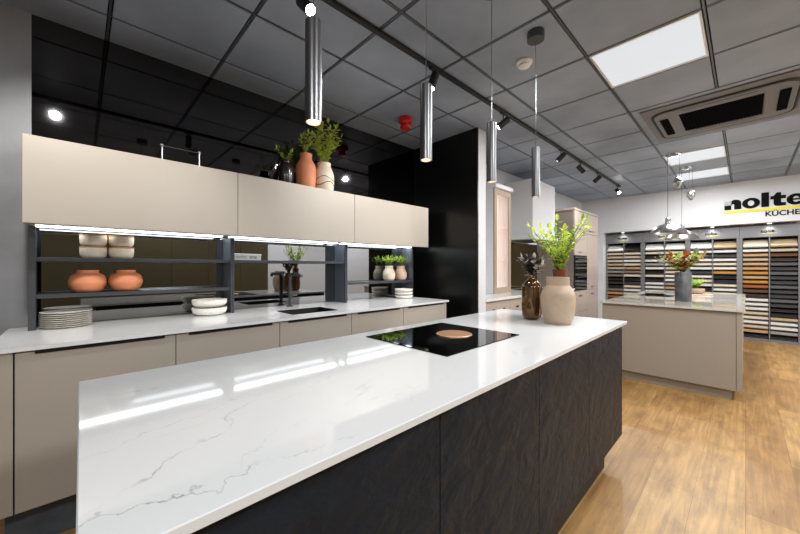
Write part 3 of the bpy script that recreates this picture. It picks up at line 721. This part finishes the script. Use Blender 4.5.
# ------------------------------------------------------------------ second island
JX0, JX1, JY0, JY1, JW = 4.35, 7.05, 0., 1.175, .856
t = thing('far_island', 'taupe lacquered island in the background with a pale stone top', 'island', (5.6, .6, 0))
B(JX0+.05, JX1-.05, JY0+.06, JY1-.03, .1, JW-.026).build('carcass', TAUPE_D, t)
B(JX0+.025, JX0+.049, JY0+.0595, JY1-.02, .1, JW-.026, .0015).build('end_panel', TAUPE_D, t)
B(JX0+.02, JX1-.02, JY0+.02, JY0+.058, .1, JW-.0205, .0015).build('side_panel', TAUPE_D, t)
B(JX0+.07, JX1-.07, JY0+.09, JY1-.06, 0, .0995).build('plinth', TAUPE_D, t)
t = tag(B(JX0, JX1, JY0, JY1, JW-.020, JW, .002).build('worktop', Q_STONE, at=(5.6, .6, JW-.02), smooth=False), 'pale glossy stone worktop on the taupe background island', 'worktop')
t = tag(B(5.62, 6.15, .68, 1.04, JW+.0005, JW+.006, .001).build('hob', GLASSBLACK, at=(5.9, .85, JW)), 'flat black glass hob on the background island', 'hob')
cz = (5.07, .505, JW+.0005)
t = tag(MB().lathe(vessel([(.072, 0), (.076, .004), (.078, .33), (.076, .336)], .005), cz, 36).build('metal_vase', GREYVASE, at=cz), 'dark zinc cylinder vase on the background island', 'vase')
foliage('mixed_bouquet', 'loose bouquet of rust, yellow and sage leaves in the zinc vase', (cz[0], cz[1], JW+.30), [RUSTLEAF, YELLEAF, GREYLEAF, LEAF_D], 34, .30, .27, .075, 13, low=.3, bow=1.2, cat='flowers')
cw = (6.35, .47, JW+.0005)
t = tag(MB().lathe([(0, 0), (.16, 0), (.165, .006), (.16, .012), (0, .012)], cw, 36).build('serving_board', TAN, at=cw), 'round wooden board under the succulent bowl on the background island', 'board')
cw2 = (6.35, .49, JW+.013)
pot('planter_bowl', 'small pinkish planter bowl behind the zinc vase', 'bowl', cw2, [(.06, 0), (.085, .02), (.095, .055), (.092, .08)], mat('blush_stone', (178, 152, 134), .6))
foliage('succulent_plant', 'bright green succulents filling the small pinkish bowl', (cw2[0], cw2[1], cw2[2]+.06), [LEAF, LEAF_D], 30, .15, .12, .04, 12, low=.1)

# rise-and-fall chrome pendants
for lx, ly, rz, pz, w in ((5.50, .70, 1.683, 2.32, 'nearer of the two above the background island'), (6.36, .648, 1.664, 2.286, 'farther of the two above the background island')):
    py = ly-.10
    t = thing('rise_and_fall_lamp', 'polished chrome dome pendant on pulley cords, '+w, 'lamp', (lx, ly-.05, CH), 'chrome dome pendants')
    MB().lathe([(0, 0), (.075, 0), (.07, -.02), (.02, -.03), (0, -.03)], (lx, ly-.05, CH), 28).build('canopy', CHROME, t)
    sh = MB().lathe([(.024, .165), (.03, .16), (.034, .135), (.09, .115), (.155, .07), (.205, .012), (.21, 0), (.206, 0), (.20, .012), (.15, .064), (.088, .108), (.03, .128)], (lx, ly, rz), 48).build('shade', CHROME, t)
    MB().lathe([(0, .075), (.02, .075), (.026, .055), (.022, .04), (0, .034)], (lx, ly, rz), 20).build('bulb', WARM, sh)
    MB().lathe([(0, .21), (.02, .21), (.03, .20), (.03, .166), (0, .166)], (lx, ly, rz), 20).build('lamp_holder', CHROME, t)
    MB().cyl((lx, ly, rz+.21), (lx, ly, CH-.02), .003, seg=6).build('cord', BLACK_METAL, t)
    MB().lathe([(0, 0), (.02, .01), (.045, .06), (.05, .09), (.035, .13), (.012, .15), (0, .15)], (lx, py, pz-.07), 20).build('counterweight', CHROME, t)
    for s in (-.02, .02): MB().cyl((lx, py+s, pz+.06), (lx, py+s*.8, CH-.02), .002, seg=6).build('cord', BLACK_METAL, t)

# ------------------------------------------------------------------ sample racks
RX = 8.25
cols = [2.11, 1.78, 1.452, 1.10, .757, .414, .072, -.276, -.62]
ZT, ZB, NR = 1.755, .07, 21
PITCH = (ZT-.165-ZB)/(NR-1)
COLR = {'white': (232, 229, 222), 'cream': (226, 212, 188), 'beige': (206, 188, 162), 'sand': (196, 172, 138), 'grey': (160, 158, 154), 'taupe': (140, 126, 112), 'black': (28, 28, 29), 'dark brown': (62, 46, 36),
        'brown': (104, 70, 46), 'tan': (198, 156, 114), 'honey': (196, 138, 52), 'rust': (166, 92, 44), 'navy': (34, 40, 60), 'charcoal': (64, 64, 66), 'slate grey': (96, 96, 98)}
SMAT = {k: mat('sample_'+k.replace(' ', '_'), v, .4) for k, v in COLR.items()}
W_, C_1, B_, K, Dk = 'white', 'cream', 'beige', 'black', 'charcoal'
SEQ = [
 [W_, C_1, B_, C_1, 'sand', B_, 'grey', 'taupe', K, 'dark brown', K, 'taupe', 'tan', 'rust', 'honey', B_, C_1],
 [K, C_1, B_, W_, C_1, 'tan', 'taupe', C_1, K, Dk, C_1, W_, C_1, 'sand', W_, C_1, C_1],
 [W_, C_1, K, W_, 'grey', W_, K, C_1, K, W_, W_, C_1, W_, C_1, W_, W_, C_1],
 [W_, C_1, W_, C_1, W_, B_, C_1, W_, W_, 'grey', 'tan', C_1, K, 'navy', K, 'navy', Dk],
 [W_, W_, Dk, W_, C_1, W_, Dk, W_, C_1, W_, K, B_, Dk, W_, C_1, W_, W_],
 ['sand', W_, Dk, W_, C_1, W_, 'honey', K, 'navy', C_1, W_, C_1, W_, B_, W_, C_1, W_],
 [C_1, W_, 'tan', 'sand', 'tan', 'tan', 'honey', 'tan', 'honey', 'rust', 'brown', 'dark brown', W_, W_, W_, B_, C_1, W_, B_, 'tan', K],
 ['sand', B_, 'brown', 'dark brown', 'slate grey', Dk, 'slate grey', Dk, Dk, 'slate grey', Dk, Dk, 'slate grey', Dk, K, K, 'sand', W_, W_, 'grey', K]]
WID = .300
def board_mesh(depth, th):
    m = MB(); m.box(0, depth, -WID/2+.004, WID/2-.004, 0, th, .0012)
    me = bpy.data.meshes.new('sample_board'); bmesh.ops.recalc_face_normals(m.bm, faces=m.bm.faces[:]); m.bm.to_mesh(me); m.bm.free(); return me
BM = {}
ORD = ['topmost', 'second', 'third', 'fourth', 'fifth', 'sixth', 'seventh', 'eighth', 'ninth', 'tenth', 'eleventh', 'twelfth', 'thirteenth', 'fourteenth', 'fifteenth', 'sixteenth', 'seventeenth', 'eighteenth', 'nineteenth', 'twentieth', 'lowest']
RN = ['leftmost', 'second', 'third', 'rightmost']
shelf_me = None
for r in range(4):
    ya, ymid, yb = cols[2*r], cols[2*r+1], cols[2*r+2]
    t = thing('sample_rack', 'tall grey metal sample rack, '+['leftmost of four along the white wall', 'second from the left along the white wall', 'third from the left, below the start of the lettering', 'rightmost in view, beside the open floor'][r], 'rack', (RX+.1, (ya+yb)/2, 0), 'sample racks')
    for y, w in ((ya-.018, .036), (ymid, .016), (yb+.018, .036)):
        B(RX, 8.498, y-w/2+.0005, y+w/2-.0005, 0, ZT).build('upright', RACK, t)
    B(8.47, 8.498, yb+.037, ya-.037, .05, ZT).build('back_panel', RACKIN, t)
    B(RX-.006, 8.498, yb+.001, ya-.001, ZT+.0005, 1.945, .002).build('fascia', RACK, t)
    B(RX+.01, 8.46, yb+.037, ymid-.009, 0, .05).build('base', RACK, t); B(RX+.01, 8.46, ymid+.009, ya-.037, 0, .05).build('base', RACK, t)
    text_mesh('lettering', 'nolte', .072, .001, .0018, SIGNBLK, t, (RX-.0075, (ya+yb)/2+.10, 1.832), (0, -1, 0), (0, 0, 1), space=1.05)
    B(RX-.0085, RX-.0065, (ya+yb)/2-.085, (ya+yb)/2+.085, 1.812, 1.818).build('underline', YELLOW, t)
    lamp = MB().cyl((8.20, (ya+yb)/2, 1.984), (8.20, (ya+yb)/2, 1.972), .035, seg=24).build('downlight', OFFWHITE)
    lamp['label'] = 'small round downlight above the '+['leftmost', 'second', 'third', 'rightmost'][r]+' sample rack'; lamp['category'] = 'light'; lamp['group'] = 'downlights over the racks'
    MB().cyl((8.20, (ya+yb)/2, 1.9719), (8.20, (ya+yb)/2, 1.970), .027, seg=20).build('lens', BULBOFF, lamp)
    ld = bpy.data.lights.new('rack_downlight', 'SPOT'); ld.energy = 5; ld.spot_size = math.radians(125); ld.spot_blend = .7; ld.shadow_soft_size = .03
    lo = bpy.data.objects.new('rack_downlight', ld); COL.objects.link(lo); lo.location = (8.19, (ya+yb)/2, 1.965)
    for c2 in range(2):
        ci = 2*r+c2; hi = ya-.036 if c2 == 0 else ymid-.008; lo_ = ymid+.008 if c2 == 0 else yb+.036
        yc = (hi+lo_)/2; w = hi-lo_
        for k in range(NR):
            z = ZT-.165-k*PITCH
            if ci < 6 and z < .60: continue           # hidden behind the background island
            if shelf_me is None:
                so = B(RX+.004, 8.465, yc-WID/2+.014, yc+WID/2-.014, z-.006, z-.003).build('shelf', RACK, t); shelf_me = so.data; shelf_ref = (yc, z); 
            else:
                so = bpy.data.objects.new('shelf', shelf_me); COL.objects.link(so); so.parent = t
                so.location = (0, (yc-shelf_ref[0])-(wloc(t).y-REFY), z-shelf_ref[1])
            if k == 0 and ci == 0: REFY = wloc(t).y
            if k >= len(SEQ[ci]): continue
            cname = SEQ[ci][k]; key = (cname, k == 0)
            if key not in BM:
                me = board_mesh(.185 if k == 0 else .125, .030 if k else .026); me.materials.append(SMAT[cname]); BM[key] = me
            o = bpy.data.objects.new('sample_board', BM[key]); COL.objects.link(o)
            o.location = (RX+.006, yc, z-.002); o.rotation_euler = (0, math.radians(-36 if k == 0 else -15), 0)
            tag(o, '%s sample board, %s from the top in the %s column of the %s rack' % (cname, ORD[k] if k else 'first', ('left', 'right')[c2], RN[r]), 'sample board', 'sample boards in the racks')

# ------------------------------------------------------------------ wall lettering
t = thing('wall_sign', 'big black raised lettering with a yellow underline on the white wall', 'sign', (XR, -.2, 2.05))
SGX = XR-.012
def sgp(pts, name, m): return MB().prism(pts, 'x', SGX, XR-.0005).build(name, m, t)
def dz(y): return 0
NY = .255; ZB0 = 2.24; HX = .155; 
# n : grey square over a black square, then the arch
sgp([(NY, ZB0), (NY, ZB0+.075), (NY-.085, ZB0+.075), (NY-.085, ZB0)], 'letter', SIGNBLK)
g = sgp([(NY, ZB0+.078), (NY, ZB0+.15), (NY-.085, ZB0+.15), (NY-.085, ZB0+.078)], 'letter_corner', SIGNGRY); g['label'] = 'pale grey corner square of the first letter'
arch = [(NY-.088, ZB0+.10), (NY-.088, ZB0+.155)]
cyy, czz, ro = NY-.13, ZB0+.075, .085
arch = [(NY-.088, ZB0+.085), (NY-.088, ZB0+.150), (NY-.115, ZB0+.166), (NY-.150, ZB0+.166), (NY-.18, ZB0+.155), (NY-.20, ZB0+.13), (NY-.205, ZB0+.10), (NY-.205, ZB0), (NY-.12, ZB0), (NY-.12, ZB0+.085), (NY-.112, ZB0+.095), (NY-.098, ZB0+.095)]
sgp(arch, 'letter', SIGNBLK)
def ring(yc, zc, ry, rz, iy, iz, a0=0., a1=2*PI, n=40):
    m = MB(); P = []
    full = abs(a1-a0-2*PI) < 1e-6
    for k in range(n+(0 if full else 1)):
        a = a0+(a1-a0)*k/n
        P.append([m.bm.verts.new((X, yc-ry_*math.cos(a), zc+rz_*math.sin(a))) for X in (SGX, XR-.0005) for ry_, rz_ in ((ry, rz), (iy, iz))])
    L_ = len(P)
    for k in range(L_ if full else L_-1):
        a, b = P[k], P[(k+1) % L_]
        for i, j in ((0, 1), (1, 3), (3, 2), (2, 0)): m.bm.faces.new([a[i], a[j], b[j], b[i]])
    if not full:
        for q in (P[0], P[-1]): m.bm.faces.new([q[0], q[1], q[3], q[2]])
    return m
ring(NY-.318, ZB0+.083, .104, .088, .038, .046).build('letter', SIGNBLK, t)
sgp([(NY-.435, ZB0), (NY-.435, ZB0+.235), (NY-.52, ZB0+.235), (NY-.52, ZB0)], 'letter', SIGNBLK)
sgp([(NY-.57, ZB0+.03), (NY-.57, ZB0+.112), (NY-.535, ZB0+.112), (NY-.535, ZB0+.165), (NY-.57, ZB0+.165), (NY-.60, ZB0+.215), (NY-.65, ZB0+.215), (NY-.65, ZB0+.165), (NY-.70, ZB0+.165), (NY-.70, ZB0+.112), (NY-.65, ZB0+.112), (NY-.65, ZB0+.06), (NY-.66, ZB0+.05), (NY-.70, ZB0+.05), (NY-.70, ZB0), (NY-.61, ZB0), (NY-.585, ZB0+.008)], 'letter', SIGNBLK)
m = ring(NY-.805, ZB0+.083, .098, .088, .034, .046, math.radians(0), math.radians(318)); m.box(SGX, XR-.0005, NY-.90, NY-.74, ZB0+.070, ZB0+.095)
m.build('letter', SIGNBLK, t)
sgp([(NY+.02, ZB0-.062), (NY+.02, ZB0-.022), (NY-.92, ZB0-.022), (NY-.92, ZB0-.062)], 'underline', YELLOW)
text_mesh('tagline', 'KÜCHEN', .112, .002, .003, SIGNBLK, t, (XR-.003, NY-.475, ZB0-.155), (0, -1, 0), (0, 0, 1), space=1.0)

# ------------------------------------------------------------------ bronze tall cabinets behind the camera (seen in the mirror)
bx = [-1.2, -.6, 0, .6, 1.2, 1.8, 2.4, 2.98]
for k in range(7):
    a, b = bx[k], bx[k+1]
    w = ['first', 'second', 'third', 'fourth', 'fifth', 'sixth', 'last'][k]
    t = thing('larder_cabinet', 'tall olive-bronze cabinet reflected in the smoked mirror, %s from the left end' % w, 'cabinet', ((a+b)/2, -2., 0), 'bronze tall cabinets')
    B(a, b, -2.29, -1.662, .0, 2.25).build('carcass', BLACK, t)
    B(a+.002, b-.002, -1.66, -1.64, .1, 2.25, .001).build('door', BRONZE, t)

# ------------------------------------------------------------------ lamps that need a light of their own
for x in PXs:
    ld = bpy.data.lights.new('pendant_glow', 'SPOT'); ld.energy = 2; ld.spot_size = math.radians(70); ld.spot_blend = .8; ld.shadow_soft_size = .02; ld.color = (1, .93, .85)
    lo = bpy.data.objects.new('pendant_glow', ld); COL.objects.link(lo); lo.location = (x, PYY, 1.683)

# ------------------------------------------------------------------ world, camera, colour
w = bpy.data.worlds.new('World'); S.world = w; w.use_nodes = True
w.node_tree.nodes['Background'].inputs['Color'].default_value = (.5, .5, .5, 1); w.node_tree.nodes['Background'].inputs['Strength'].default_value = .3
cam = bpy.data.cameras.new('Camera'); cam.lens = 332/800*36; cam.sensor_width = 36; cam.clip_start = .02
co = bpy.data.objects.new('Camera', cam); COL.objects.link(co); co.location = (0, 0, EYE)
co.rotation_euler = (PI/2, 0, -math.atan2(319, 332)*1.0)
S.camera = co
S.view_settings.view_transform = 'Standard'; S.view_settings.look = 'None'; S.view_settings.exposure = 0.4; S.view_settings.gamma = 1
S.view_settings.use_curve_mapping = False
